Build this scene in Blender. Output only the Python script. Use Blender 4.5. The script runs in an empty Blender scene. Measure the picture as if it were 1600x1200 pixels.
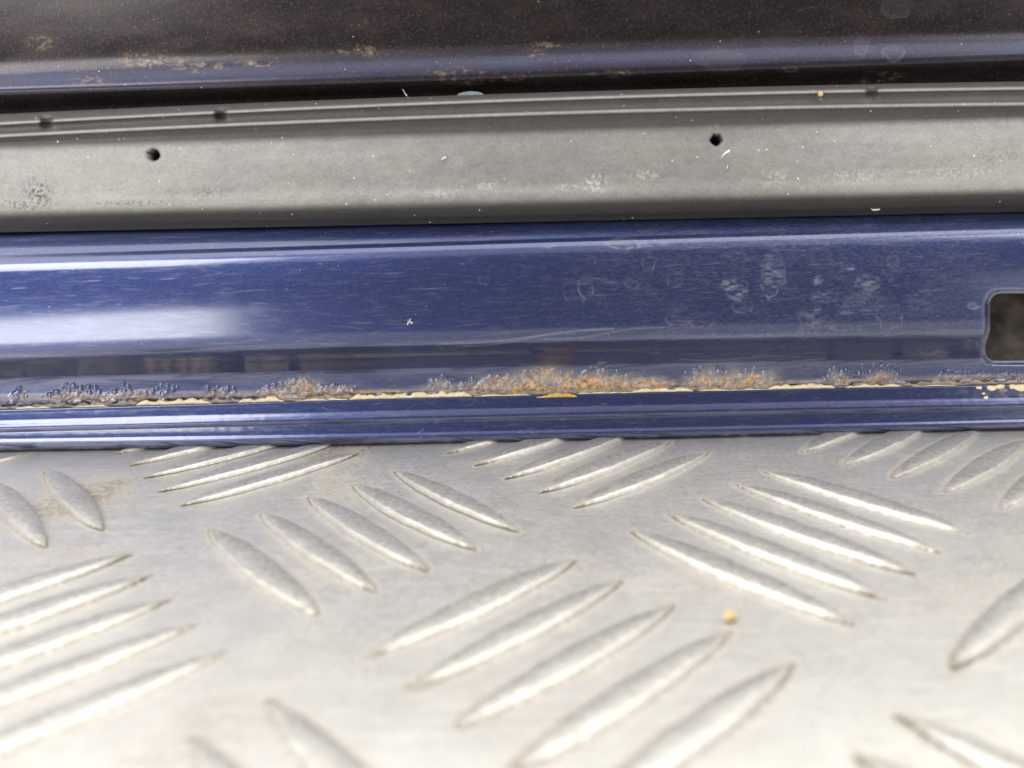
import bpy, math, random
import numpy as np
from math import radians, cos, sin, tan, pi
from mathutils import Matrix, Vector

# ------------------------------------------------------------------ camera
CELL = 0.040                      # pitch of the five-bar pattern, metres
FPX = 1335.0                      # focal length in photo pixels (1600 wide)
PITCH, ROLL = radians(16.35), radians(-1.70)
CAM_H = 1.2466 * CELL
sc = bpy.context.scene
COL = sc.collection
cam_d = bpy.data.cameras.new('camera')
cam = bpy.data.objects.new('camera', cam_d); COL.objects.link(cam)
cam_d.sensor_width = 36.0; cam_d.lens = 36.0 * FPX / 1600.0
cam_d.clip_start = 0.002; cam_d.clip_end = 50
cam.matrix_world = (Matrix.Translation((0, 0, CAM_H)) @ Matrix.Rotation(pi/2 - PITCH, 4, 'X')
                    @ Matrix.Rotation(ROLL, 4, 'Z'))
cam_d.dof.use_dof = True
cam_d.dof.focus_distance = 0.140
cam_d.dof.aperture_fstop = 15.0
sc.camera = cam

# ------------------------------------------------------------------ light
world = bpy.data.worlds.new('World'); sc.world = world; world.use_nodes = True
bg = world.node_tree.nodes['Background']
bg.inputs[0].default_value = (0.95, 0.87, 0.88, 1); bg.inputs[1].default_value = 0.20

def area_lamp(name, loc, target, sx, sy, radiance, color):
    d = bpy.data.lights.new(name, 'AREA'); d.shape = 'RECTANGLE'; d.size = sx; d.size_y = sy
    d.energy = radiance * pi * sx * sy; d.color = color
    o = bpy.data.objects.new(name, d); COL.objects.link(o)
    o.location = loc
    o.rotation_euler = (Vector(target) - Vector(loc)).to_track_quat('-Z', 'Y').to_euler()
    return o
# overhead daylight, then the bright opening to the left and the dimmer one to the right of the photographer
area_lamp('overhead_daylight', (0.0, 0.62, 1.0), (0, 0.62, 0), 2.8, 1.9, 2.5, (1.0, 0.98, 0.95))
area_lamp('front_overhead_fill', (0.0, -0.80, 1.0), (0, -0.80, 0), 2.8, 0.85, 0.7, (1.0, 0.98, 0.95))  # added fill over the front, lifts the seal, bands and plate by the hem
area_lamp('left_high_daylight', (-0.62, -0.42, 0.62), (-0.05, 0.13, 0.02), 0.60, 0.36, 9.0, (1.0, 0.99, 0.97))
area_lamp('left_daylight', (-0.58, -0.50, 0.056), (-0.03, 0.136, 0.035), 0.57, 0.100, 9.5, (1.0, 1.0, 1.0))
area_lamp('right_high_fill', (0.72, -0.36, 0.62), (0.05, 0.13, 0.02), 0.50, 0.50, 3.5, (1.0, 0.99, 0.97))  # added fill, weaker mirror of the high left one, for the seal
area_lamp('right_daylight', (0.62, -0.42, 0.12), (0.05, 0.136, 0.03), 0.50, 0.16, 1.2, (1.0, 0.98, 0.96))

sc.view_settings.view_transform = 'Standard'; sc.view_settings.look = 'None'
sc.view_settings.exposure = 0.08; sc.view_settings.gamma = 1.0
sc.render.engine = 'CYCLES'
sc.render.resolution_x, sc.render.resolution_y = 1024, 768

# ------------------------------------------------------------------ helpers
rng = np.random.default_rng(7)
random.seed(7)

def rays(x, y):
    """photo pixel -> unnormalised ray direction (world)"""
    u = np.asarray(x, float) - 800.0; v = np.asarray(y, float) - 600.0
    c, s = cos(ROLL), sin(ROLL)
    u, v = u*c + v*s, -u*s + v*c
    a, b = u/FPX, -v/FPX
    cp, sp = cos(PITCH), sin(PITCH)
    return np.stack([a, cp + b*sp, -sp + b*cp], -1)
O = np.array([0, 0, CAM_H])
def on_plate(x, y):
    r = rays(x, y); return O - r * (CAM_H / r[..., 2:3])

_lat = {}
def vnoise(x, y, seed=0):
    """smooth value noise, 0..1"""
    if seed not in _lat: _lat[seed] = np.random.default_rng(1000+seed).random((256, 256))
    L = _lat[seed]
    xi = np.floor(x).astype(int); yi = np.floor(y).astype(int)
    fx = x - xi; fy = y - yi
    fx = fx*fx*(3-2*fx); fy = fy*fy*(3-2*fy)
    a = L[xi & 255, yi & 255]; b = L[(xi+1) & 255, yi & 255]
    c = L[xi & 255, (yi+1) & 255]; d = L[(xi+1) & 255, (yi+1) & 255]
    return (a*(1-fx)+b*fx)*(1-fy) + (c*(1-fx)+d*fx)*fy
def fbm(x, y, seed=0, oct=4):
    s = 0; a = 0.5; t = 0
    for i in range(oct):
        s = s + a*vnoise(x*2**i, y*2**i, seed+i); t += a; a *= .5
    return s/t
def sstep(a, b, x):
    t = np.clip((x-a)/(b-a), 0, 1); return t*t*(3-2*t)

def link(o, parent=None):
    COL.objects.link(o)
    if parent is not None: o.parent = parent
    return o
def tag(o, label=None, cat=None, group=None, kind=None):
    if label: o['label'] = label
    if cat: o['category'] = cat
    if group: o['group'] = group
    if kind: o['kind'] = kind
    return o
def mesh_np(name, V, F, attrs=None, smooth=True):
    """V (n,3), F (m,4) or (m,3)"""
    me = bpy.data.meshes.new(name)
    k = F.shape[1]
    me.vertices.add(len(V)); me.vertices.foreach_set('co', np.ascontiguousarray(V, np.float32).ravel())
    me.loops.add(F.size); me.loops.foreach_set('vertex_index', np.ascontiguousarray(F, np.int32).ravel())
    me.polygons.add(len(F))
    me.polygons.foreach_set('loop_start', np.arange(0, F.size, k, dtype=np.int32))
    if smooth: me.polygons.foreach_set('use_smooth', np.ones(len(F), bool))
    me.update(calc_edges=True)
    if attrs:
        for n, a in attrs.items():
            at = me.attributes.new(n, 'FLOAT', 'POINT'); at.data.foreach_set('value', np.ascontiguousarray(a, np.float32).ravel())
    me.validate()
    return me
def obj(name, me, mat, parent=None):
    o = bpy.data.objects.new(name, me)
    if mat: me.materials.append(mat)
    return link(o, parent)

# ------------------------------------------------------------------ materials
class NT:
    def __init__(s, name):
        s.mat = bpy.data.materials.new(name); s.mat.use_nodes = True
        s.t = s.mat.node_tree; s.b = s.t.nodes['Principled BSDF']
        s.pos = s.t.nodes.new('ShaderNodeNewGeometry').outputs['Position']
    def n(s, typ): return s.t.nodes.new(typ)
    def lk(s, a, b):
        if hasattr(a, 'links'): s.t.links.new(a, b)
        else: b.default_value = a
    def noise(s, scale, detail=4, rough=.6, stretch=None, off=0, dist=0.0):
        v = s.pos
        if stretch or off:
            mp = s.n('ShaderNodeMapping'); s.lk(v, mp.inputs[0])
            mp.inputs['Scale'].default_value = stretch or (1, 1, 1); mp.inputs['Location'].default_value = (off, off*.7, off*.3)
            v = mp.outputs[0]
        t = s.n('ShaderNodeTexNoise'); s.lk(v, t.inputs['Vector'])
        t.inputs['Scale'].default_value = scale; t.inputs['Detail'].default_value = detail
        t.inputs['Roughness'].default_value = rough; t.inputs['Distortion'].default_value = dist
        return t.outputs['Fac']
    def vor(s, scale, feature='F1', stretch=None, rnd=1.0):
        v = s.pos
        if stretch:
            mp = s.n('ShaderNodeMapping'); s.lk(v, mp.inputs[0]); mp.inputs['Scale'].default_value = stretch; v = mp.outputs[0]
        t = s.n('ShaderNodeTexVoronoi'); s.lk(v, t.inputs['Vector']); t.inputs['Scale'].default_value = scale
        t.feature = feature; t.inputs['Randomness'].default_value = rnd
        return t
    def attr(s, name):
        a = s.n('ShaderNodeAttribute'); a.attribute_name = name; return a.outputs['Fac']
    def rng(s, v, a, b, c=0.0, d=1.0):
        r = s.n('ShaderNodeMapRange'); s.lk(v, r.inputs['Value']); r.interpolation_type = 'SMOOTHSTEP' if a < b else 'LINEAR'
        r.inputs['From Min'].default_value = a; r.inputs['From Max'].default_value = b
        r.inputs['To Min'].default_value = c; r.inputs['To Max'].default_value = d
        return r.outputs[0]
    def m(s, op, a, b=0.0, clamp=False):
        k = s.n('ShaderNodeMath'); k.operation = op; k.use_clamp = clamp
        s.lk(a, k.inputs[0]); s.lk(b, k.inputs[1]); return k.outputs[0]
    def mix(s, f, a, b):
        k = s.n('ShaderNodeMix'); k.data_type = 'RGBA'
        s.lk(f, k.inputs['Factor'])
        for q, w in ((a, 'A'), (b, 'B')):
            i = [z for z in k.inputs if z.name == w and z.type == 'RGBA'][0]
            if isinstance(q, tuple) and len(q) == 3: q = q + (1,)
            s.lk(q, i)
        return [z for z in k.outputs if z.type == 'RGBA'][0]
    def ramp(s, v, stops):
        r = s.n('ShaderNodeValToRGB'); s.lk(v, r.inputs[0]); e = r.color_ramp.elements
        while len(e) < len(stops): e.new(.5)
        for q, (p, c) in zip(e, stops): q.position = p; q.color = c + (1,)
        return r.outputs[0]
    def bump(s, h, strength, dist, prev=None):
        k = s.n('ShaderNodeBump'); k.inputs['Strength'].default_value = strength; k.inputs['Distance'].default_value = dist
        s.lk(h, k.inputs['Height'])
        if prev is not None: s.lk(prev, k.inputs['Normal'])
        return k.outputs[0]
    def set(s, name, v): s.lk(v, s.b.inputs[name])

def specks(t, scale, lo, hi, seed_scale, cover):
    """sparse dust grains: small voronoi dots kept only where a noise mask is high"""
    v = t.vor(scale)
    dot = t.rng(v.outputs['Distance'], hi, lo, 0, 1)
    sel = t.m('GREATER_THAN', t.m('MULTIPLY', v.outputs['Color'], 1.0), cover)
    return t.m('MULTIPLY', dot, sel)

def mat_blue():
    t = NT('blue_metallic_paint')
    rust, haze, stain, seal = t.attr('rust'), t.attr('haze'), t.attr('stain'), t.attr('scuff_or_sheen')
    flake = t.noise(9000, 2, .7)
    streak = t.noise(260, 5, .65, (1.0, 9.0, 9.0))
    fine = t.noise(1400, 4, .7, (1.0, 5.0, 5.0), 3)
    blue = t.mix(t.rng(flake, .35, .68), (0.0115, 0.0220, 0.090), (0.029, 0.053, 0.200))
    dirtm = t.m('MULTIPLY', t.rng(streak, .50, .80), .20)
    dirtm = t.m('ADD', dirtm, t.m('MULTIPLY', t.rng(fine, .55, .85), .16))
    dirtm = t.m('ADD', dirtm, t.m('MULTIPLY', seal, t.rng(fine, .35, .75)))
    dirtm = t.m('ADD', dirtm, t.m('MULTIPLY', stain, t.rng(t.noise(1500, 3, .7, (1, 6, 6), 5), .2, .65, .45, 1.0)), True)
    sp = specks(t, 1700, .04, .20, 1, .89)
    c = t.mix(dirtm, blue, (0.30, 0.30, 0.34))
    c = t.mix(t.m('MULTIPLY', sp, .65), c, (0.60, 0.58, 0.55))
    # tan bloom around the corrosion, then the rust itself
    hz = t.m('MULTIPLY', haze, t.rng(t.noise(900, 4, .65), .25, .75, .45, 1.0), True)
    c = t.mix(hz, c, t.mix(t.noise(700, 3, .6), (0.60, 0.50, 0.34), (0.38, 0.36, 0.33)))
    rn = t.noise(1100, 5, .7, None, 9)
    rc = t.ramp(rn, [(.30, (0.09, 0.055, 0.04)), (.41, (0.27, 0.13, 0.05)), (.50, (0.60, 0.31, 0.09)), (.60, (0.58, 0.47, 0.29)), (.72, (0.46, 0.43, 0.38))])
    rm = t.m('MULTIPLY', rust, t.rng(t.noise(1600, 3, .6, None, 2), .30, .55, .55, 1.0), True)
    c = t.mix(rm, c, rc)
    t.set('Base Color', c)
    cover = t.m('MAXIMUM', rm, t.m('MAXIMUM', hz, t.m('MULTIPLY', dirtm, .8)))
    t.set('Metallic', t.rng(cover, 0, 1, .92, 0.0))
    t.set('Roughness', t.rng(cover, 0, 1, .40, .85))
    t.set('Coat Weight', t.rng(cover, 0, .9, 1.0, 0.0)); t.set('Coat Roughness', t.rng(streak, .3, .8, .13, .20)); t.set('Coat IOR', 1.75)
    h = t.m('ADD', t.m('MULTIPLY', rn, rm), t.m('MULTIPLY', stain, .25))
    b = t.bump(h, .8, .0004)
    b = t.bump(t.m('ADD', fine, t.m('MULTIPLY', flake, .4)), .10, .00012, b)
    t.set('Normal', b)
    return t.mat

def mat_dark():
    t = NT('dark_door_paint')
    n1 = t.noise(120, 5, .65, (1, 2.5, 2.5)); fine = t.noise(2600, 3, .7)
    c = t.mix(t.rng(n1, .35, .75), (0.020, 0.0145, 0.013), (0.036, 0.027, 0.024))
    c = t.mix(t.attr('scuff_or_sheen'), c, (0.042, 0.045, 0.088))  # sheen of the ridge painted as a bluer band
    dust = t.m('MULTIPLY', t.attr('haze'), t.rng(t.noise(700, 5, .75, (1, 1.6, 1.6), 4), .46, .66), True)
    c = t.mix(t.m('MULTIPLY', dust, .8), c, (0.26, 0.20, 0.11))
    c = t.mix(t.m('MULTIPLY', t.attr('stain'), .5, True), c, (0.26, 0.25, 0.26))
    c = t.mix(t.rng(fine, .48, .72, 0, .32), c, (0.13, 0.11, 0.095))
    c = t.mix(t.m('MULTIPLY', specks(t, 1900, .04, .24, 1, .84), .4), c, (0.50, 0.46, 0.40))
    c = t.mix(t.m('MULTIPLY', specks(t, 620, .04, .09, 1, .80), .75), c, (0.60, 0.56, 0.48))
    t.set('Base Color', c); t.set('Roughness', .36); t.set('Metallic', .6)
    t.set('Specular IOR Level', .15); t.set('Coat Weight', .40); t.set('Coat Roughness', t.rng(n1, .3, .7, .17, .25))
    t.set('Coat Tint', (0.75, 0.78, 1.0, 1))
    t.set('Normal', t.bump(fine, .12, .00015))
    return t.mat

def mat_rubber():
    t = NT('dusty_grey_rubber')
    grain = t.noise(2800, 4, .75); mid = t.noise(420, 5, .7, (1, 1.6, 1.6)); big = t.noise(60, 4, .6, (1, 3, 3), 2)
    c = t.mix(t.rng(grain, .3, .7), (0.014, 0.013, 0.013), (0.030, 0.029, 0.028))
    dust = t.m('MULTIPLY', t.attr('haze'), t.m('ADD', t.rng(mid, .30, .72, .80, 1.0), t.rng(grain, .35, .65, -.12, .12)), True)  # dust coat that also carries the strip's painted light and shade
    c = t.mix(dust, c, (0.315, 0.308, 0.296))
    c = t.mix(t.m('MULTIPLY', t.attr('rust'), t.rng(t.noise(1300, 3, .7, None, 6), .46, .70, 0, .6), True), c, (0.32, 0.23, 0.13))
    c = t.mix(t.m('MULTIPLY', t.attr('stain'), t.rng(t.noise(1900, 3, .7, None, 8), .46, .62, 0, .7), True), c, (0.52, 0.51, 0.48))
    c = t.mix(t.m('MULTIPLY', t.attr('scuff_or_sheen'), t.rng(t.noise(2200, 3, .7, None, 11), .46, .60), True), c, (0.025, 0.025, 0.028))
    c = t.mix(t.m('MULTIPLY', t.attr('haze'), t.rng(big, .45, .75, 0, .35)), c, (0.24, 0.225, 0.19))
    c = t.mix(t.m('MULTIPLY', specks(t, 1250, .09, .19, 1, .84), .85), c, (0.70, 0.67, 0.60))
    c = t.mix(t.m('MULTIPLY', specks(t, 560, .06, .10, 1, .84), .9), c, (0.72, 0.62, 0.42))
    t.set('Base Color', c); t.set('Roughness', .50); t.set('Specular IOR Level', .55)
    b = t.bump(grain, .22, .0002); t.set('Normal', b)
    return t.mat

def mat_alu(name, worn):
    t = NT(name)
    fine = t.noise(1500, 5, .7); mid = t.noise(160, 5, .65); big = t.noise(28, 4, .6)
    scr = t.noise(1500, 4, .7, (.10, 1.0, 1.0), 3)
    mp = t.n('ShaderNodeMapping'); t.lk(t.pos, mp.inputs[0]); mp.inputs['Rotation'].default_value = (0, 0, radians(37)); mp.inputs['Scale'].default_value = (.06, 1, 1)
    s2 = t.n('ShaderNodeTexNoise'); t.lk(mp.outputs[0], s2.inputs['Vector']); s2.inputs['Scale'].default_value = 1800; s2.inputs['Detail'].default_value = 3
    scr2 = s2.outputs['Fac']
    c = t.mix(t.rng(mid, .3, .7), (0.725, 0.708, 0.66), (0.76, 0.743, 0.695))
    c = t.mix(t.rng(big, .4, .7, 0, .25), c, (0.60, 0.585, 0.55))
    c = t.mix(t.rng(scr, .54, .66, 0, .26), c, (0.42, 0.40, 0.365))
    c = t.mix(t.rng(scr2, .56, .66, 0, .45), c, (0.86, 0.85, 0.82))
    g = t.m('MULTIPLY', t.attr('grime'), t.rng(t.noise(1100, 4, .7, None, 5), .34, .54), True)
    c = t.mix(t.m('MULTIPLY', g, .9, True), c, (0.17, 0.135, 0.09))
    if worn:
        w = t.m('MULTIPLY', t.attr('worn'), t.rng(t.noise(1300, 5, .75, (1, 1, 1), 7), .34, .64), True)
        c = t.mix(t.m('MULTIPLY', w, .48), c, (0.34, 0.32, 0.28))
    c = t.mix(t.m('MULTIPLY', specks(t, 800, .04, .14, 1, .80), .8), c, (0.14, 0.10, 0.07))
    t.set('Base Color', c)
    t.set('Metallic', t.rng(g, 0, 1, .86, .1))
    r = t.m('ADD', t.rng(mid, .3, .7, .42, .45), t.m('MULTIPLY', t.rng(fine, .3, .7), .10))
    t.set('Roughness', t.m('ADD', r, t.m('MULTIPLY', g, .35)))
    b = t.bump(mid, .03, .0010); b = t.bump(fine, .30 if worn else .20, .00022, b)
    b = t.bump(scr2, .18, .0001, b); b = t.bump(scr, .14, .0001, b)
    t.set('Normal', b)
    return t.mat

def mat_simple(name, c1, c2, scale, rough, bump=.4, bd=.0003, **kw):
    t = NT(name); n = t.noise(scale, 4, .65)
    t.set('Base Color', t.mix(t.rng(n, .3, .7), c1, c2)); t.set('Roughness', rough)
    t.set('Normal', t.bump(n, bump, bd))
    for k, v in kw.items(): t.set(k, v)
    return t.mat
M_BLUE, M_DARK, M_RUB = mat_blue(), mat_dark(), mat_rubber()
M_PLATE, M_BAR = mat_alu('worn_aluminium_sheet', False), mat_alu('worn_aluminium_bar', True)
M_SEAL = mat_simple('cream_seam_sealant', (0.62, 0.50, 0.30), (0.76, 0.68, 0.50), 900, .6)
M_OCHRE = mat_simple('ochre_sealant', (0.50, 0.30, 0.06), (0.66, 0.46, 0.14), 900, .6)
M_INSIDE = mat_simple('dusty_brown_inner_skin', (0.080, 0.068, 0.060), (0.22, 0.185, 0.155), 260, .55)
M_HOLE = mat_simple('black_rubber_cavity', (0.006, 0.005, 0.005), (0.014, 0.011, 0.009), 900, .9)
M_WHITE = mat_simple('pale_fleck', (0.62, 0.60, 0.56), (0.80, 0.79, 0.76), 1500, .6)
M_CRUMB = mat_simple('amber_grit', (0.46, 0.31, 0.13), (0.68, 0.52, 0.28), 900, .45)
M_CLIP = mat_simple('milky_plastic', (0.16, 0.20, 0.21), (0.28, 0.32, 0.33), 500, .35)

# ------------------------------------------------------------------ tread plate (the surface)
YAW = radians(-4.564)
D1 = np.array([cos(YAW-pi/4), sin(YAW-pi/4)]); D2 = np.array([-D1[1], D1[0]])
P0 = np.array([-0.5114, 2.585]) * CELL
BAR_L, BAR_S, BAR_W, BAR_H = 0.752*CELL, 0.1833*CELL, 0.0041, 0.00070
bars = []
for i in range(-9, 10):
    for j in range(-9, 10):
        c = P0 + (i*D1 + j*D2)*CELL
        if abs(c[0]) > .30 or not (-.16 < c[1] < .30): continue
        for k in range(-2, 3):
            if (i+j) % 2 == 0: bars.append((c + k*BAR_S*D2, math.atan2(D1[1], D1[0])))
            else: bars.append((c + k*BAR_S*D1, math.atan2(D2[1], D2[0])))
bars.sort(key=lambda b: (b[0][0])**2*1.1 + (b[0][1]-.085)**2)

def grid_faces(nr, nc):
    a = np.arange(nr*nc).reshape(nr, nc)
    return np.stack([a[:-1, :-1], a[:-1, 1:], a[1:, 1:], a[1:, :-1]], -1).reshape(-1, 4)
def axis(lo, hi, step, far, nfar):
    d = np.arange(lo, hi+step/2, step)
    l = lo - (lo-far[0])*np.linspace(1, 0, nfar, endpoint=False)**1.8
    r = hi + (far[1]-hi)*(np.linspace(0, 1, nfar+1)[1:])**1.8
    return np.concatenate([l, d, r])
gx = axis(-.125, .125, .0006, (-1.2, 1.2), 14); gy = axis(.015, .155, .0006, (-.9, 1.2), 14)
X, Y = np.meshgrid(gx, gy)
Z = (fbm(X*18+5, Y*18+9, 40, 3)-.5)*.0009 * sstep(.5, .2, np.hypot(X, Y-.08))
grime = np.zeros_like(X)
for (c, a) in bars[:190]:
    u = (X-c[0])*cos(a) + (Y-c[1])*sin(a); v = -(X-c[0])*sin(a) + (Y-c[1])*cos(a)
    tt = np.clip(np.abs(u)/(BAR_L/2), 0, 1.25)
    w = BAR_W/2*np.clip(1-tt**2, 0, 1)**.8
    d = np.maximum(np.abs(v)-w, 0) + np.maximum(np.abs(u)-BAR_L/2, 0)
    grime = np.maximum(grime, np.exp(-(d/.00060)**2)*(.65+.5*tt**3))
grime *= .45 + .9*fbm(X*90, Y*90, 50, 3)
grime = np.maximum(grime, 1.0*sstep(.48, .68, fbm(X*75+3, Y*75, 55, 5))*sstep(.35, .65, fbm(X*22, Y*22+5, 58, 3))*(.45+.55*sstep(.075, .125, Y)))
Z -= .00006
plate = obj('tread_plate', mesh_np('tread_plate', np.stack([X, Y, Z], -1).reshape(-1, 3), grid_faces(*X.shape), {'grime': grime}), M_PLATE)
tag(plate, 'worn silver aluminium plate with five-bar raised tread pattern', None, kind='structure')

def bar_mesh(seed):
    r = np.random.default_rng(seed); n = 25
    tt = np.linspace(-1, 1, n)
    vv = np.array([-1, -.97, -.82, -.73, 0, .73, .82, .97, 1.0]); zz = np.array([-.2, .06, .84, .94, 1.0, .94, .84, .06, -.2])
    T, Vv = np.meshgrid(tt, vv, indexing='ij'); Zs = np.broadcast_to(zz, T.shape)
    w = np.clip(1-T**2, .0, 1)**.85
    jag = 1 + .16*(vnoise(T*11+seed*7, Vv*1.5+3, 60+seed)-.5)
    px = T*BAR_L/2; py = Vv*BAR_W/2*(w*.97+.03)*jag
    h = BAR_H*np.clip(1-np.abs(T)**3.2, 0, 1)**.8 + .00003
    wob = (vnoise(T*10+seed*13, Vv*2.2+9, 70+seed)-.5)*.00016
    pz = Zs*h + wob*(Zs > .5)*w
    worn = sstep(.78, .92, Zs)*np.ones_like(T)
    grime = sstep(.72, 1.0, np.abs(T))*.9 + .35*sstep(.75, .98, np.abs(Vv))
    return mesh_np('tread_bar', np.stack([px, py, pz], -1).reshape(-1, 3), grid_faces(n, 9), {'worn': worn, 'grime': grime})
bar_me = [bar_mesh(s) for s in range(6)]
for m_ in bar_me: m_.materials.append(M_BAR)
for q, (c, a) in enumerate(bars[:290]):
    o = bpy.data.objects.new('tread_bar', bar_me[(q*5+q//3) % 6])
    o.location = (c[0], c[1], 0); o.rotation_euler = (0, 0, a + (pi if (q*7) % 3 == 0 else 0) + random.uniform(-.012, .012))
    s_ = random.uniform(.97, 1.03); o.scale = (s_, random.uniform(.92, 1.08), random.uniform(.88, 1.1))
    link(o, plate)
rest = bars[290:]
if rest:
    base = np.array([v.co[:] for v in bar_me[0].vertices]); fb = grid_faces(25, 9); VV = []; FF = []
    for q, (c, a) in enumerate(rest):
        x_ = base[:, 0]*cos(a) - base[:, 1]*sin(a) + c[0]; y_ = base[:, 0]*sin(a) + base[:, 1]*cos(a) + c[1]
        VV.append(np.stack([x_, y_, base[:, 2]], -1)); FF.append(fb + q*len(base))
    o = obj('far_tread_bars', mesh_np('far_tread_bars', np.concatenate(VV), np.concatenate(FF)), M_BAR, plate); o['kind'] = 'stuff'

# ------------------------------------------------------------------ the door
LEAN = radians(8)
def on_bars(x, y): r = rays(x, y); return O - r*((CAM_H-BAR_H)/r[..., 2:3])     # the hem stands on the tops of the bars
PA, PB = on_bars(0, 704.5), on_bars(1600, 670.5)
EX = (PB-PA)/np.linalg.norm(PB-PA)
N0 = np.array([EX[1], -EX[0], 0.0])
NRM = N0*cos(LEAN) + np.array([0, 0, sin(LEAN)])
UPV = np.cross(EX, -NRM); UPV = UPV if UPV[2] > 0 else -UPV
def on_door(x, y, n):
    """photo pixel + offset n (mm) in front of the door's leaning plane -> world point"""
    r = rays(x, y); n = np.asarray(n, float)
    t = ((PA-O) @ NRM + n/1000.0) / (r @ NRM)
    return O + r*t[..., None]
door = bpy.data.objects.new('car_door', None)
link(door); BASE = (PA+PB)/2; door.location = BASE
tag(door, 'dark blue car door standing on its rusty bottom edge, grey rubber seal above', 'car door')

XK = np.array([0., 540., 1070., 1600.])
def row_y(ys, x):
    c = np.polyfit(XK, ys, 2); xc = np.clip(x, -60, 1660)
    return np.polyval(c, xc) + (2*c[0]*xc+c[1])*(x-xc)
COLX = np.concatenate([np.linspace(-900, -30, 40, endpoint=False), np.arange(-30, 1631, 1.25), np.linspace(1631, 2500, 41)[1:]])

def cr(p0, p1, p2, p3, t):
    return .5*((2*p1) + (-p0+p2)*t + (2*p0-5*p1+4*p2-p3)*t*t + (-p0+3*p1-3*p2+p3)*t**3)
def build_rows(ctrl, step=1.5):
    """ctrl rows of (y at x=0,540,1070,1600, n); returns pixel grids X,Y and offsets N"""
    R = np.array([row_y(np.array(c[:4], float), COLX) for c in ctrl]); Nn = np.array([c[4] for c in ctrl], float)
    ys, ns = [], []
    for i in range(len(ctrl)-1):
        a, b, c, d = max(i-1, 0), i, i+1, min(i+2, len(ctrl)-1)
        dy = np.max(np.abs(np.array(ctrl[c][:4])-np.array(ctrl[b][:4]))) + 6*abs(Nn[c]-Nn[b])
        k = max(2, int(math.ceil(dy/step)))
        for t in np.arange(k)/k:
            ys.append(R[b]*(1-t)+R[c]*t)
            m1 = (Nn[c]-Nn[a])*.5; m2 = (Nn[d]-Nn[b])*.5; dl = Nn[c]-Nn[b]
            if dl*m1 <= 0: m1 = 0
            if dl*m2 <= 0: m2 = 0
            m1 = np.clip(m1, -2.5*abs(dl), 2.5*abs(dl)); m2 = np.clip(m2, -2.5*abs(dl), 2.5*abs(dl))
            t2, t3 = t*t, t*t*t
            ns.append((2*t3-3*t2+1)*Nn[b] + (t3-2*t2+t)*m1 + (-2*t3+3*t2)*Nn[c] + (t3-t2)*m2)
    ys.append(R[-1]); ns.append(Nn[-1])
    Y = np.array(ys); N = np.repeat(np.array(ns)[:, None], len(COLX), 1)
    return np.broadcast_to(COLX, Y.shape).copy(), Y, N
def soften(N, sig, w=1.0):
    """round off the folds of a profile (gaussian along the profile)"""
    r = int(sig*3); k = np.exp(-.5*(np.arange(-r, r+1)/sig)**2); k /= k.sum()
    Q = np.concatenate([np.repeat(N[:1], r, 0), N, np.repeat(N[-1:], r, 0)])
    S = sum(k[i]*Q[i:i+len(N)] for i in range(2*r+1))
    return N*(1-w) + S*w
def extend(P):
    """carry the sheet straight on past the picture at both ends"""
    a = P[:, :1] - EX*.35; b = P[:, -1:] + EX*.35
    return np.concatenate([a, P, b], 1)
def pad(A): return np.concatenate([A[:, :1], A, A[:, -1:]], 1)

def blob(X, Y, cx, cy, rx, ry, seed, rag=.35):
    """ragged radial mask: 1 inside, 0 outside; returns normalised radius"""
    a = np.arctan2((Y-cy)/ry, (X-cx)/rx); r = np.hypot((X-cx)/rx, (Y-cy)/ry)
    e = 1 + rag*(2*fbm(np.cos(a)*1.7+seed*3.1+20, np.sin(a)*1.7+seed*1.7+20, 90, 3)-1)
    return r/e

# --- folded hem of the outer skin
HEM = [(700, 690, 679, 666, -3.2), (705.5, 695.5, 684.5, 671.5, -2.2), (704.5, 694.5, 683.5, 670.5, -1.1), (701.5, 692, 681, 668, -.35), (697.5, 689, 678, 665, .10),
       (692, 684, 673.5, 660.5, .22), (686, 677, 667, 654.5, -.05), (678, 667, 653, 643, -.18), (675, 662.8, 647.8, 638.6, -.20),
       (673.6, 661.4, 646.4, 637.2, .25), (670, 657.5, 643, 634, .42), (664, 651, 637.5, 628, .25), (656, 643, 631, 620, -.05),
       (645, 630, 618, 606.5, -.22), (641.5, 626, 613.5, 602, -.30), (640, 624.3, 612, 600, -.55), (639.5, 624, 611.6, 599.7, -1.3), (642, 627, 615, 603, -2.0)]
X, Y, N = build_rows(HEM, 1.4)
N = N + (fbm(X/160, Y/30, 110, 2)-.5)*.05 + (vnoise(X/9, Y/9, 115)-.5)*.012
st = np.zeros_like(X)
for k in range(60):
    cx, cy0 = rng.uniform(0, 1600), rng.uniform(0, 1); ln, an = rng.uniform(1.5, 7), rng.normal(0, .5)
    cy = row_y(np.array([645, 632, 618, 606.]), cx)*(1-cy0) + row_y(np.array([700, 690, 679, 666.]), cx)*cy0
    i0, i1 = np.searchsorted(COLX, [cx-ln-4, cx+ln+4]); s = np.s_[:, i0:i1]
    u = (X[s]-cx)*cos(an)+(Y[s]-cy)*sin(an); v = -(X[s]-cx)*sin(an)+(Y[s]-cy)*cos(an)+.008*u*u*rng.normal(0, .5)
    st[s] = np.maximum(st[s], np.exp(-(v/.8)**2)*(np.abs(u) < ln)*rng.uniform(.08, .32))
crease = row_y(np.array([674, 661.8, 646.8, 637.6]), X)
st = np.maximum(st, np.exp(-((Y-crease)/1.0)**2)*.75*fbm(X/40, Y/40, 120, 3))
botr = row_y(np.array([703, 693, 682, 669.]), X)
st = np.maximum(st, np.exp(-((Y-botr)/2.2)**2)*.55*sstep(.45, .7, fbm(X/14, Y/5, 122, 3)))
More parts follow.
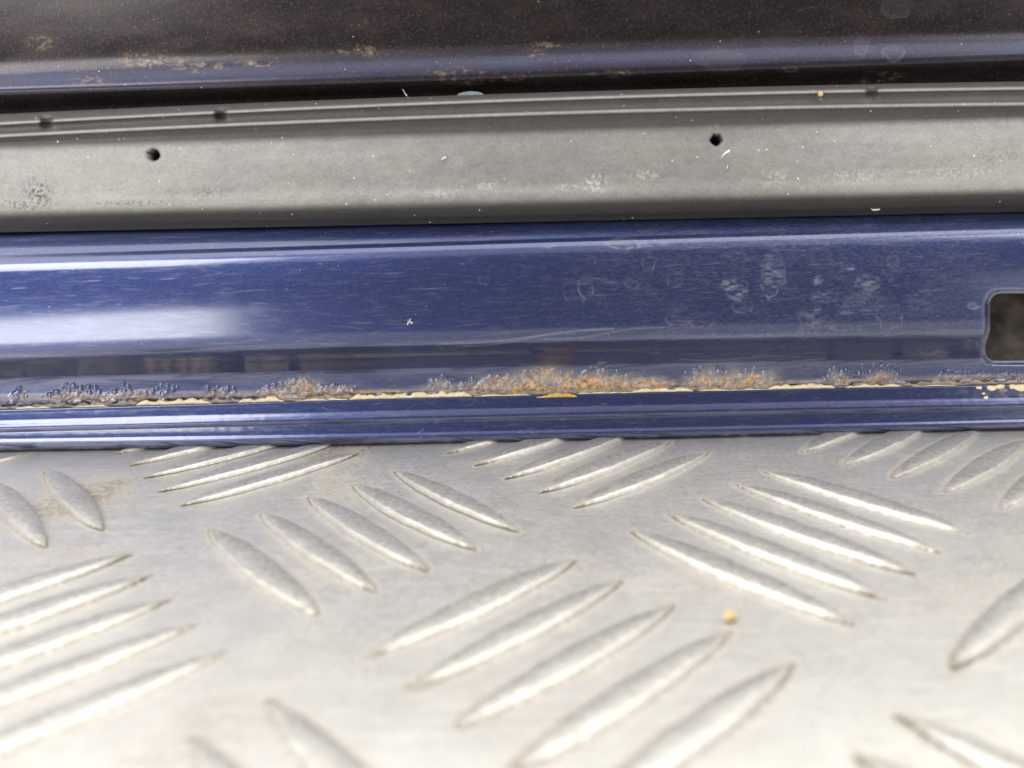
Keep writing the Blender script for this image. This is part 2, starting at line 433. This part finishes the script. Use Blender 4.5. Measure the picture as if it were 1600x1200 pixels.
hz = sstep(1480, 1590, X)*sstep(628, 606, Y)*sstep(.45, .6, fbm(X/16, Y/10, 125, 3))*.8
P = extend(on_door(X, Y, N)-BASE)
hem = obj('hem_flange', mesh_np('hem_flange', P.reshape(-1, 3), grid_faces(*P.shape[:2]),
          {'rust': pad(X*0), 'haze': pad(hz), 'stain': pad(st), 'scuff_or_sheen': pad(X*0+.10)}), M_BLUE, door)

# --- inner panel: flange, concave step, broad face, shoulder under the rubber seal
PANEL = [(646, 631, 619, 607, -1.8), (638, 623, 611, 599, -1.45), (631, 617, 606.5, 593, -1.30), (625, 613.5, 603, 589, -1.1), (621, 611, 600.5, 586, -.98),
         (612, 605, 595, 580, -.95), (602, 595, 584, 571, -.72), (595, 586, 574, 564, -.35), (589, 579, 566, 558, .3), (576, 561, 546, 541, 2.9), (566, 549, 533, 528, 5.1),
         (560, 543, 527, 521, 6.1), (553, 536, 521, 514, 6.55), (541, 524, 510, 503, 6.72), (500, 472, 462, 456, 6.75), (460, 432, 422, 417, 6.55),
         (425, 407, 392, 382, 6.2), (413, 398, 379, 368, 5.9), (406, 391, 371, 359, 5.4), (398, 385, 365, 352, 4.6), (388, 376, 357, 345, 3.9), (378, 366, 349, 338, 3.05),
         (367, 355, 341, 330, 2.2), (352, 342, 328, 317, .6), (330, 320, 306, 295, -1.0)]
X, Y, N = build_rows(PANEL, 1.35)
seamY = row_y(np.array([625, 613.5, 603, 589.]), X)
rel = seamY - Y                                    # pixels above the flange edge
N = soften(N, 5.0, sstep(6, 22, rel))
rust = np.zeros_like(X); haze = np.zeros_like(X); stain = np.zeros_like(X); bub = np.zeros_like(X)
# corrosion patches: x-centre, half-width, height above the seam, rust strength, haze strength
PATCH = [(865, 110, 24, 1.0, .9), (800, 55, 18, .9, .8), (930, 55, 22, .9, .8), (1000, 60, 11, .8, .8), (1110, 42, 22, .7, .8), (1165, 45, 18, .9, .8),
         (465, 35, 22, .5, .7), (510, 45, 11, .4, .6), (425, 30, 9, .4, .6), (115, 35, 13, .2, .4), (205, 30, 12, .3, .5), (150, 80, 7, .2, .5), (345, 20, 9, .1, .3), (30, 16, 10, .1, .4),
         (695, 40, 14, .1, .6), (1310, 22, 13, .15, .6), (1380, 30, 12, .4, .6), (1500, 60, 6, .3, .6)]
for q, (cx, hw, ht, rs, hs) in enumerate(PATCH):
    i0, i1 = np.searchsorted(COLX, [cx-hw*1.8, cx+hw*1.8]); s = np.s_[:, i0:i1]
    r = blob(X[s], -rel[s], cx, -1.0, hw, ht, q+1, .55)
    m = sstep(1.15, .55, r)
    haze[s] = np.maximum(haze[s], sstep(1.5, .55, r)*hs)
    spot = sstep(.42, .62, fbm(X[s]/13, Y[s]/7, 130+q, 3))
    rust[s] = np.maximum(rust[s], m*spot*rs*.92)
    bub[s] += m*(fbm(X[s]/7, Y[s]/5, 140+q, 3)-.35)*.42
# narrow dirty line all along the joint
haze = np.maximum(haze, sstep(7, 0, np.abs(rel-1))*(.35+.5*fbm(X/50, Y/9, 150, 3)))
rust = np.maximum(rust, sstep(4, 0, np.abs(rel))*sstep(.56, .70, fbm(X/28, Y/6, 151, 3))*.8)
# blisters: small domes, in clusters
CL = [(860, 110, 30, 260), (940, 30, 38, 60), (770, 25, 22, 60), (1110, 50, 30, 70), (1180, 30, 24, 40), (465, 46, 24, 55), (520, 50, 13, 34), (430, 30, 14, 40),
      (110, 32, 24, 30), (140, 22, 18, 16), (195, 10, 24, 16), (165, 90, 10, 26), (260, 20, 22, 18), (345, 20, 20, 16), (30, 14, 20, 12), (694, 26, 22, 36), (1310, 20, 22, 36),
      (1350, 14, 24, 30), (1383, 22, 32, 46), (1368, 20, 30, 20), (1480, 8, 26, 8), (1500, 28, 10, 30), (1560, 40, 8, 20)]
for (cx, hw, ht, cnt) in CL:
    for k in range(cnt):
        bx = cx + np.clip(rng.normal(0, .5), -1.1, 1.1)*hw; br = rng.random()**.8*ht*(1-.45*abs(bx-cx)/hw)+1
        rad = 1.5 + 4.2*rng.random()**2.2
        by = row_y(np.array([625, 613.5, 603, 589.]), bx) - br
        i0, i1 = np.searchsorted(COLX, [bx-rad-1, bx+rad+1]); s = np.s_[:, i0:i1]
        d2 = ((X[s]-bx)**2 + (Y[s]-by)**2)/rad**2
        bub[s] = np.maximum(bub[s], np.sqrt(np.clip(1-d2, 0, 1))*rad*.068)
# lumpy paint bridging the joint
lump = sstep(.50, .70, fbm(X/17, Y/25, 160, 3))*np.exp(-((rel+6)/4.0)**2)*.5
N = N + bub + lump
N = N + (fbm(X/300, Y/90, 165, 2)-.5)*.07*sstep(30, 60, rel)
# dried water marks, peeled lacquer and scuffs on the broad face
MARKS = [(915, 446, 12, 17, .12, .5), (1014, 411, 10, 12, .1, .45), (987, 440, 15, 9, .12, .35), (1056, 435, 14, 16, .12, .4), (1060, 492, 19, 18, .1, .45), (756, 438, 6, 7, .1, .4),
         (891, 462, 8, 8, .1, .35), (950, 438, 11, 7, .15, .2), (1149, 452, 18, 20, .42, .5), (1140, 444, 13, 10, .35, .2), (1208, 428, 20, 38, .34, .5), (1279, 438, 7, 8, .4, .4), (1354, 440, 19, 13, .38, .4),
         (1290, 463, 21, 9, .40, .15), (1268, 495, 25, 19, .30, .3), (1394, 418, 13, 21, .14, .25), (1390, 488, 18, 30, .06, .5), (1330, 421, 7, 6, .35, .2), (1323, 485, 14, 6, .35, .2),
         (1160, 478, 14, 12, .06, .4), (1097, 500, 20, 12, .06, .45), (1320, 512, 22, 5, .12, .5), (1350, 470, 34, 14, .16, .3), (1010, 455, 22, 7, .12, .15), (975, 380, 28, 8, .1, .8), (1022, 380, 16, 5, .06, .5),
         (700, 540, 14, 7, .2, .3), (720, 538, 16, 6, .15, .2), (1020, 545, 12, 8, .1, .3), (1255, 520, 10, 12, .15, .3), (1440, 470, 24, 22, .14, .1), (1520, 478, 8, 6, .3, .5), (640, 503, 4, 4, .5, .3),
         (1450, 548, 18, 5, .05, .4), (1500, 415, 60, 30, .08, 0), (857, 386, 6, 3, .3, .1), (1240, 420, 100, 60, .06, 0), (1000, 440, 130, 50, .04, 0)]
for q, (cx, cy, rx, ry, fi, ed) in enumerate(MARKS):
    i0, i1 = np.searchsorted(COLX, [cx-rx*2, cx+rx*2]); s = np.s_[:, i0:i1]
    r = blob(X[s], Y[s], cx, cy, rx, ry, q+40, .42)
    low = sstep(-1.2, .9, (Y[s]-cy)/ry)             # the rim is heavier where the drop ran down
    w_ = 1.6/min(rx, ry)
    m = 1.15*fi*sstep(1.1, .7, r)*sstep(.30, .75, fbm(X[s]/11, Y[s]/4, 170, 4)) + .7*ed*np.exp(-((r-1)/w_)**2)*(.25+.75*low)*sstep(.25, .6, fbm(X[s]/8, Y[s]/8, 171, 2))
    stain[s] = np.maximum(stain[s], m)
for k in range(170):
    cx = rng.uniform(0, 1600); cy = rng.uniform(360, 590); ln, an = rng.uniform(4, 60)*rng.random(), rng.normal(-.03, .05)
    i0, i1 = np.searchsorted(COLX, [cx-ln-4, cx+ln+4]); s = np.s_[:, i0:i1]
    u = (X[s]-cx)*cos(an)+(Y[s]-cy)*sin(an); v = -(X[s]-cx)*sin(an)+(Y[s]-cy)*cos(an)
    stain[s] = np.maximum(stain[s], np.exp(-(v/.8)**2)*np.clip(1-(u/ln)**2, 0, 1)*rng.uniform(.1, .38))
for (xa, ya, xb, yb, w_, a_) in [(690, 538, 960, 515, 1.2, .55), (720, 541, 900, 522, 1.0, .4), (850, 530, 1040, 512, 1.4, .3), (1060, 561, 1250, 559, 1.2, .3), (1150, 575, 1290, 563, .9, .35)]:
    tt = np.clip((X-xa)/(xb-xa), 0, 1); yl = ya+(yb-ya)*tt+3*np.sin(tt*6)
    stain = np.maximum(stain, np.exp(-((Y-yl)/w_)**2)*((X > xa) & (X < xb))*a_)
scuff_or_sheen = .06 + .30*sstep(650, 1250, X)*sstep(1650, 1450, X)*fbm(X/70, Y/22, 180, 4)
scuff_or_sheen = scuff_or_sheen + .25*np.exp(-((Y-row_y(np.array([400, 386, 372, 362.]), X))/9)**2)*sstep(700, 1200, X)*fbm(X/40, Y/6, 181, 3)
# rectangular drain slot, cut through the sheet (contour traced on the sheet)
HX0, HX1 = 1541.0, 1850.0
def slot_sd(X, Y):
    """rounded box in sheet pixels: <0 inside"""
    t = sstep(500, 548, Y)*1.0
    x0 = 1547 - 7.5*sstep(512, 545, Y); x1 = HX1
    cx, hx = (x0+x1)/2, (x1-x0)/2; yt = 458.5-.004*(X-1560); yb = 563.5-.004*(X-1560); cy, hy = (yt+yb)/2, (yb-yt)/2
    r = 17.0
    qx = np.abs(X-cx)-(hx-r); qy = np.abs(Y-cy)-(hy-r)
    return np.hypot(np.maximum(qx, 0), np.maximum(qy, 0)) + np.minimum(np.maximum(qx, qy), 0) - r
sd = slot_sd(X, Y)
# pull the grid onto the contour so that the cut edge is smooth
near = np.abs(sd) < 1.1
gxs = (slot_sd(X+.4, Y)-slot_sd(X-.4, Y))/.8; gys = (slot_sd(X, Y+.4)-slot_sd(X, Y-.4))/.8
gl = gxs**2+gys**2+1e-6
X = np.where(near, X-sd*gxs/gl, X); Y = np.where(near, Y-sd*gys/gl, Y); sd = np.where(near, 0, sd)
lip = sstep(13, 0, sd)*(sd > -3)
N = N - 1.0*sstep(14, 0, np.maximum(sd, 0))**2*(sd < 14)     # the pressed rim rolls inwards
stain = np.maximum(stain, lip*.9*fbm(X/12, Y/12, 190, 3)); stain = np.maximum(stain, np.exp(-(sd/2.0)**2)*.5)
W = on_door(X, Y, N)
P = extend(W-BASE); F = grid_faces(*P.shape[:2])
sdp = pad(sd).ravel(); keep = ~(sdp[F].max(1) <= 1e-6)
F = F[keep]
# rim going inwards along the cut
e = np.concatenate([F[:, [0, 1]], F[:, [1, 2]], F[:, [2, 3]], F[:, [3, 0]]])
code = np.sort(e, 1); code = code[:, 0].astype(np.int64)*10**7 + code[:, 1]
_, idx, cnt = np.unique(code, return_index=True, return_counts=True)
be = e[idx[cnt == 1]]; be = be[(np.abs(sdp[be]) < 2.5).all(1)]
V = P.reshape(-1, 3); used = np.unique(be); mp_ = -np.ones(len(V), int); mp_[used] = np.arange(len(used)) + len(V)
V = np.concatenate([V, V[used] - NRM*.0011])
F = np.concatenate([F, np.stack([be[:, 1], be[:, 0], mp_[be[:, 0]], mp_[be[:, 1]]], -1)])
def full(A): a = pad(A).ravel(); return np.concatenate([a, a[used]])
panel = obj('inner_panel', mesh_np('inner_panel', V, F, {'rust': full(rust), 'haze': full(haze), 'stain': full(stain), 'scuff_or_sheen': full(scuff_or_sheen)}), M_BLUE, door)

# --- upper part of the inner panel, above the seal
UPPER = [(200, 178, 160, 150, -1.0), (182, 160, 143, 132, -.8), (172, 150, 133, 121, -.4), (162, 142, 125, 108, .4), (152, 133, 117, 97, 1.4), (147, 129, 113, 92, 1.85),
         (139, 121, 104, 84, 1.95), (128, 107, 89, 73, 1.4), (117, 95, 78, 64, .85), (100, 79, 63, 50, .45), (60, 42, 30, 20, .5), (0, -15, -25, -32, .4), (-120, -130, -138, -142, .2), (-420, -430, -438, -442, 0)]
X, Y, N = build_rows(UPPER[:11], 3.0)
X2, Y2, N2 = build_rows(UPPER[10:], 12.0)
N = soften(N, 2.2)
X, Y, N = np.concatenate([X, X2[1:]]), np.concatenate([Y, Y2[1:]]), np.concatenate([N, N2[1:]])
N = N + (fbm(X/260, Y/70, 200, 3)-.5)*.04
bandY = row_y(np.array([128, 107, 90, 74.]), X); haze = np.zeros_like(X); stain = np.zeros_like(X)
for q, (cx, cy, rx, ry) in enumerate([(140, 125, 30, 8), (60, 68, 22, 12), (240, 95, 60, 12), (320, 105, 60, 8), (565, 78, 40, 10), (720, 118, 50, 14), (790, 122, 60, 8), (860, 72, 40, 6), (840, 85, 20, 8), (1370, 122, 40, 12), (1390, 118, 30, 8), (960, 115, 40, 6), (400, 100, 40, 6)]):
    haze = np.maximum(haze, sstep(1.3, .3, blob(X, Y, cx, cy, rx, ry, q+70, .5)))
for q, (cx, cy, rx, ry, ed) in enumerate([(1396, 80, 16, 14, .55), (1400, 8, 22, 18, .35), (1125, 90, 38, 18, .2), (1235, 107, 10, 5, .7), (1345, 70, 10, 16, .3)]):
    r = blob(X, Y, cx, cy, rx, ry, q+90, .3); stain = np.maximum(stain, ed*np.exp(-((r-1)/(1.5/min(rx, ry)))**2)*sstep(-1, .8, (Y-cy)/ry) + .12*sstep(1, .8, r))
P = extend(on_door(X, Y, N)-BASE)
upper = obj('upper_panel', mesh_np('upper_panel', P.reshape(-1, 3), grid_faces(*P.shape[:2]), {'haze': pad(haze), 'stain': pad(stain), 'scuff_or_sheen': pad(np.exp(-((Y-bandY)/17)**2)*(.75+.4*(fbm(X/80, Y/20, 205, 3)-.5)))}), M_DARK, door)  # last layer holds the ridge's reflection, painted in as a band
upper['label'] = 'dark dusty upper panel above the rubber seal'

# --- rubber weatherstrip with two vent holes and two thin ribs
RUB = [(352, 342, 330, 319, -1.0), (363, 353, 341, 331, -.2), (363, 353.5, 341.5, 331.5, 2.6), (359, 350, 338, 328, 3.0), (350, 342, 330, 319, 3.8), (340, 332, 319, 308, 4.6), (330, 321, 308, 296, 5.15), (317, 307, 294, 282, 5.3),
       (290, 275, 262, 247, 5.0), (262, 245, 232, 215, 4.5), (240, 223, 211, 194, 3.95), (231, 211, 199, 184, 3.75), (224, 202, 188, 176, 3.75), (218, 194, 178, 169, 4.25), (214.5, 189.5, 173.5, 164.5, 4.65), (211, 186, 170, 161, 4.6),
       (207, 182, 166, 156.5, 4.05), (202, 175.5, 160, 149, 3.75), (198, 170, 154.5, 142.5, 3.95), (195, 167, 151, 139, 4.3), (191, 163.5, 147, 135.5, 4.15), (186, 160, 143, 132, 3.5), (179, 156, 139, 128, 2.4), (178, 155, 138, 127, .8), (186, 163, 146, 135, -1.2)]
X, Y, N = build_rows(RUB, 1.6)
N = N + (fbm(X/120, Y/40, 210, 3)-.5)*.30 + (vnoise(X/7, Y/7, 215)-.5)*.03
for (cx, cy) in ((73, 191), (345, 179), (1362, 144)):      # nicks in the ribs
    N = N - 1.3*np.exp(-((X-cx)/8.5)**4-((Y-cy)/8)**2)
haze = np.zeros_like(X); rust = np.zeros_like(X); stain = np.zeros_like(X); scuff_or_sheen = np.zeros_like(X)
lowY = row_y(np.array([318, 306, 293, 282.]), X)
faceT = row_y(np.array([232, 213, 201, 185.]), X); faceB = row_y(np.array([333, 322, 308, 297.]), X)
haze = sstep(-9, 9, Y-faceT)*sstep(9, -7, Y-faceB)*(.60+.34*np.maximum(sstep(800, 0, X), sstep(1100, 1600, X)) + .22*(fbm(X/90, Y/30, 212, 3)-.5)) + .22*np.exp(-((Y-lowY)/10)**2)  # dust, with the shaded lip and groove and the lit ends painted in
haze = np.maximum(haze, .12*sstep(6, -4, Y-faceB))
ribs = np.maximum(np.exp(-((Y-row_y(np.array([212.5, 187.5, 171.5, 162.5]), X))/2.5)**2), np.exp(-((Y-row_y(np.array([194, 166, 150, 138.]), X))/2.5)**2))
haze = np.maximum(haze, ribs*.9)  # rib highlights painted as paler lines
for (cx, cy) in ((73, 193), (345, 181), (1362, 146)): haze = haze*(1-.9*np.exp(-((X-cx)/10)**4-((Y-cy)/9)**2))
for q, (cx, cy, rx, ry, a_) in enumerate([(605, 240, 40, 14, .7), (760, 225, 40, 10, .8), (830, 232, 60, 12, .7), (980, 216, 40, 14, 1), (1060, 222, 60, 10, .6), (1230, 215, 30, 12, .6), (330, 305, 50, 14, .5), (480, 305, 40, 12, .6), (760, 290, 40, 10, .7), (860, 290, 50, 10, .4),
                                       (140, 235, 30, 12, .5), (400, 240, 30, 14, .5), (1120, 200, 14, 9, .9), (1280, 210, 60, 10, .5), (1500, 215, 60, 10, .4), (1000, 275, 40, 12, .4)]):
    rust = np.maximum(rust, a_*sstep(1.3, .2, blob(X, Y, cx, cy, rx, ry, q+110, .5)))
for q, (cx, cy, rx, ry, a_) in enumerate([(930, 285, 24, 18, 1), (890, 292, 20, 8, .8), (690, 300, 30, 8, .6), (1010, 275, 40, 10, .6), (1215, 275, 30, 14, .6), (1330, 275, 60, 14, .7), (1480, 270, 80, 12, .7), (760, 290, 20, 8, .6), (560, 300, 20, 8, .4)]):
    stain = np.maximum(stain, a_*sstep(1.3, .2, blob(X, Y, cx, cy, rx, ry, q+130, .5)))
for q, (cx, cy, rx, ry, a_) in enumerate([(62, 300, 24, 26, 1), (40, 320, 60, 10, .7), (330, 300, 40, 8, .5), (200, 318, 90, 6, .6), (73, 198, 10, 5, 1), (345, 188, 16, 6, .9), (1362, 152, 14, 5, 1), (1560, 240, 40, 20, .3)]):
    scuff_or_sheen = np.maximum(scuff_or_sheen, a_*sstep(1.3, .2, blob(X, Y, cx, cy, rx, ry, q+150, .5)))
HOLES = [(240, 242.5, 10.0, 9.2, 3), (1120, 218.5, 9.8, 9.0, 8)]
sdh = np.full(X.shape, 99.0)
for (cx, cy, rx, ry, sd_) in HOLES:
    r = blob(X, Y, cx, cy, rx, ry, sd_+200, .28); sdh = np.minimum(sdh, (r-1)*rx)
N = N - .25*sstep(4, 0, np.abs(sdh))*(sdh < 5)
P = extend(on_door(X, Y, N)-BASE); F = grid_faces(*P.shape[:2]); sp_ = pad(sdh).ravel()
inside = sp_[F].mean(1) < 0; F = F[~inside]
e = np.concatenate([F[:, [0, 1]], F[:, [1, 2]], F[:, [2, 3]], F[:, [3, 0]]])
code = np.sort(e, 1); code = code[:, 0].astype(np.int64)*10**7 + code[:, 1]
_, idx, cnt = np.unique(code, return_index=True, return_counts=True)
be = e[idx[cnt == 1]]; be = be[(np.abs(sp_[be]) < 4).all(1)]
V = P.reshape(-1, 3); used = np.unique(be); mp_ = -np.ones(len(V), int); mp_[used] = np.arange(len(used))+len(V)
V = np.concatenate([V, V[used]-NRM*.0035])
F = np.concatenate([F, np.stack([be[:, 1], be[:, 0], mp_[be[:, 0]], mp_[be[:, 1]]], -1)])
scuff_or_sheen = np.maximum(scuff_or_sheen, sstep(3.0, 0, np.abs(sdh))*.9)
strip = obj('weatherstrip', mesh_np('weatherstrip', V, F, {'haze': full(haze), 'rust': full(rust), 'stain': full(stain), 'scuff_or_sheen': full(scuff_or_sheen)}), M_RUB, door)
strip['label'] = 'grey dusty rubber weatherstrip with two thin ribs and small vent holes'
for (cx, cy, rx, ry, sd_) in HOLES:                 # dark hollow behind each vent hole
    a = np.linspace(0, 2*pi, 15)[:-1]; ring = []
    for z_ in (2.6, .4): ring.append(on_door(cx+np.cos(a)*rx*1.35, cy+np.sin(a)*ry*1.35, np.full(14, z_)))
    Vh = np.concatenate(ring + [ring[1].mean(0)[None]])-BASE
    Fh = [(i, (i+1) % 14, 14+(i+1) % 14, 14+i) for i in range(14)] + [(14+i, 14+(i+1) % 14, 28, 28) for i in range(14)]
    me = bpy.data.meshes.new('vent_hole'); me.from_pydata(Vh.tolist(), [], [f[:3] if f[2] == f[3] else f for f in Fh]); me.update()
    obj('vent_hole', me, M_HOLE, strip)

# --- outer skin behind (seen only through the drain slot) and the door's far side
def sheet(name, prof, mat):
    xs = np.linspace(-.52, .52, 60); prof = np.array(prof)*.001
    V = np.array([[BASE + EX*x + UPV*h + NRM*n for x in xs] for (h, n) in prof])-BASE
    return obj(name, mesh_np(name, V.reshape(-1, 3), grid_faces(len(prof), 60)), mat, door)
sheet('outer_skin', [(.6, -2.6), (4, -3.4), (8, -5.0), (12, -7.0), (16, -9.2), (20, -11.2), (25, -13.0), (35, -15.5), (60, -19), (90, -20), (100, -14), (104, -6), (103, 1)], M_INSIDE)

# --- cream sealant showing in the joint above the hem
def bead(xa, xb, th, mat, seed, dy=0.0, n0=-.62, hemline=(640, 624.3, 612, 600)):
    n = max(8, int((xb-xa)/1.6)); x = np.linspace(xa, xb, n); t = np.linspace(0, 1, n)
    env = np.clip(np.minimum(t, 1-t)*(xb-xa)/14, 0, 1)**.6
    top = .95*th*env*(.25+1.2*fbm(x/10+seed*9, x*0+seed, 220, 3)) + .4
    base = row_y(np.array(hemline, float), x) + 1.2 + dy
    rows = [(0.0, -.9), (.12, 0), (.5, .12), (.85, .05), (1.0, -.5)]
    V = np.array([on_door(x, base-top*f, np.full(n, n0)+d+.15*(fbm(x/9, x*0+f*3+seed, 230, 2)-.5)) for f, d in rows])-BASE
    return obj('sealant_bead', mesh_np('sealant_bead', V.reshape(-1, 3), grid_faces(5, n)), mat, door)
M_SEAM = mat_simple('dirty_seam_filler', (0.16, 0.14, 0.13), (0.36, 0.31, 0.24), 700, .7)
for q, (xa, xb) in enumerate([(-880, -200), (-200, 300), (300, 790), (790, 1290), (1290, 1800), (1800, 2480)]):      # old filler in the bottom of the joint
    bead(xa, xb, 9, M_SEAM, q+60, n0=-.98)
for q, (xa, xb, th) in enumerate([(22, 82, 5), (110, 175, 4), (212, 332, 10), (372, 445, 9), (455, 545, 4), (545, 738, 9), (738, 838, 3), (900, 990, 3), (985, 1085, 7), (1085, 1204, 3.5), (1200, 1306, 9), (1318, 1380, 7), (1372, 1412, 5), (1420, 1500, 2.5)]):
    bead(xa, xb, th, M_SEAL, q+1)
bead(838, 902, 7, M_OCHRE, 31, dy=4.0, n0=-.02)
for q, (cx, cy, rx, ry) in enumerate([(1530, 606, 5, 2.6), (1549, 606.5, 8, 4.5), (1563, 604, 8, 4), (1582, 604, 6, 4), (1596, 606, 12, 6), (1537, 615, 3, 2), (1541, 622, 4, 3)]):   # smears of sealant on the hem
    a = np.linspace(0, 2*pi, 17)[:-1]; rr = 1+.5*(vnoise(np.cos(a)*2+q*5+9, np.sin(a)*2+9, 240)-.5)
    nb = np.interp(cy-row_y(np.array([640, 624.3, 612, 600.]), cx), [0, 10, 20], [-.25, -.10, .05])
    V = np.concatenate([on_door(cx+np.cos(a)*rx*rr, cy+np.sin(a)*ry*rr, np.full(16, nb-.1)), on_door(cx+np.cos(a)*rx*rr*.7, cy+np.sin(a)*ry*rr*.7, np.full(16, nb+.12)), on_door(np.array([cx]), np.array([cy]), np.array([nb+.14]))])-BASE
    me = bpy.data.meshes.new('sealant_smear'); me.from_pydata(V.tolist(), [], [(i, (i+1) % 16, 16+(i+1) % 16, 16+i) for i in range(16)]+[(16+i, 16+(i+1) % 16, 32) for i in range(16)]); me.update()
    obj('sealant_smear', me, M_SEAL, door)

# ------------------------------------------------------------------ loose bits
def grit(name, center, size, mat, seed, label, cat, rot=0.0):
    import bmesh
    bm = bmesh.new(); bmesh.ops.create_icosphere(bm, subdivisions=1, radius=1)
    r = np.random.default_rng(seed); off = r.uniform(0, 50, 2)
    for v in bm.verts:
        k = 1+.45*(float(vnoise(np.array(v.co.x*1.8+off[0]+9), np.array(v.co.y*1.8+v.co.z*1.3+off[1]+9), 250))-.5)
        v.co = Vector((v.co.x*size[0]*k, v.co.y*size[1]*k, v.co.z*size[2]*k))
    me = bpy.data.meshes.new(name); bm.to_mesh(me); bm.free()
    o = obj(name, me, mat); o.location = center; o.rotation_euler = (0, 0, rot)
    return tag(o, label, cat)
c = on_plate(1142, 969)
grit('grain', (c[0], c[1], .0005), (.0009, .00065, .0006), M_CRUMB, 3, 'small amber grain lying alone on the flat tread plate', 'grain', .6)
c = on_door(np.array([1282.]), np.array([147.]), np.array([4.5]))[0]
grit('grain', c, (.00042, .0004, .0004), M_CRUMB, 5, 'tiny yellow grain stuck on the ribs of the rubber seal', 'grain')
def fleck(pts, wid, n, label, cat, name, mat=M_WHITE):
    pts = np.array(pts, float); a = on_door(pts[:, 0], pts[:, 1]-wid, np.full(len(pts), n)); b = on_door(pts[:, 0]+.5, pts[:, 1]+wid, np.full(len(pts), n)); c_ = (a+b)/2 + NRM*.00025
    o0 = c_[0]; k = len(pts)
    V = np.concatenate([a, c_, b])-o0
    me = mesh_np(name, V, grid_faces(3, k)); o = obj(name, me, mat); o.location = o0
    return tag(o, label, cat)
fleck([(1126, 247), (1130, 242), (1135, 238), (1140, 236)], 2.2, 4.6, 'white paint fleck just below a vent hole of the rubber seal', 'fleck', 'white_fleck')
fleck([(1135, 266), (1136, 262), (1137, 259)], 1.3, 5.1, 'thin white fibre on the seal below the larger white fleck', 'fibre', 'white_fibre')
fleck([(629, 140), (631, 143), (633, 147), (636, 150)], 1.3, 3.2, 'tiny white fibre sticking up at the top edge of the rubber seal', 'fibre', 'white_fibre')
fleck([(690, 250), (693, 247), (697, 246)], 1.5, 4.9, 'small white crumb in the middle of the rubber seal face', 'crumb', 'white_crumb')
fleck([(1359, 324), (1363, 328), (1368, 328), (1374, 327)], 1.1, 3.6, 'curled white fibre under the lower lip of the rubber seal', 'fibre', 'white_fibre')
fleck([(636, 507), (639, 503), (642, 498), (640, 503), (645, 505)], 1.1, 6.85, 'star-shaped white fibre on the broad blue panel', 'fibre', 'white_fibre')
# edge of a milky plastic clip peeping over the seal
cc = on_door(np.array([735.]), np.array([149.]), np.array([1.2]))[0]
a = np.linspace(0, pi, 13); ring = [cc + EX*(np.cos(t)*.0021) + UPV*(np.sin(t)*.0006) for t in a]
V = np.array(ring + [q - NRM*.0008 for q in ring] + [cc, cc-NRM*.0008])-BASE
F = [(i, i+1, 14+i, 13+i) for i in range(12)] + [(26, i+1, i) for i in range(12)] + [(27, 13+i, 14+i) for i in range(12)]
me = bpy.data.meshes.new('plastic_clip'); me.from_pydata(V.tolist(), [], F); me.update()
obj('plastic_clip', me, M_CLIP, door)
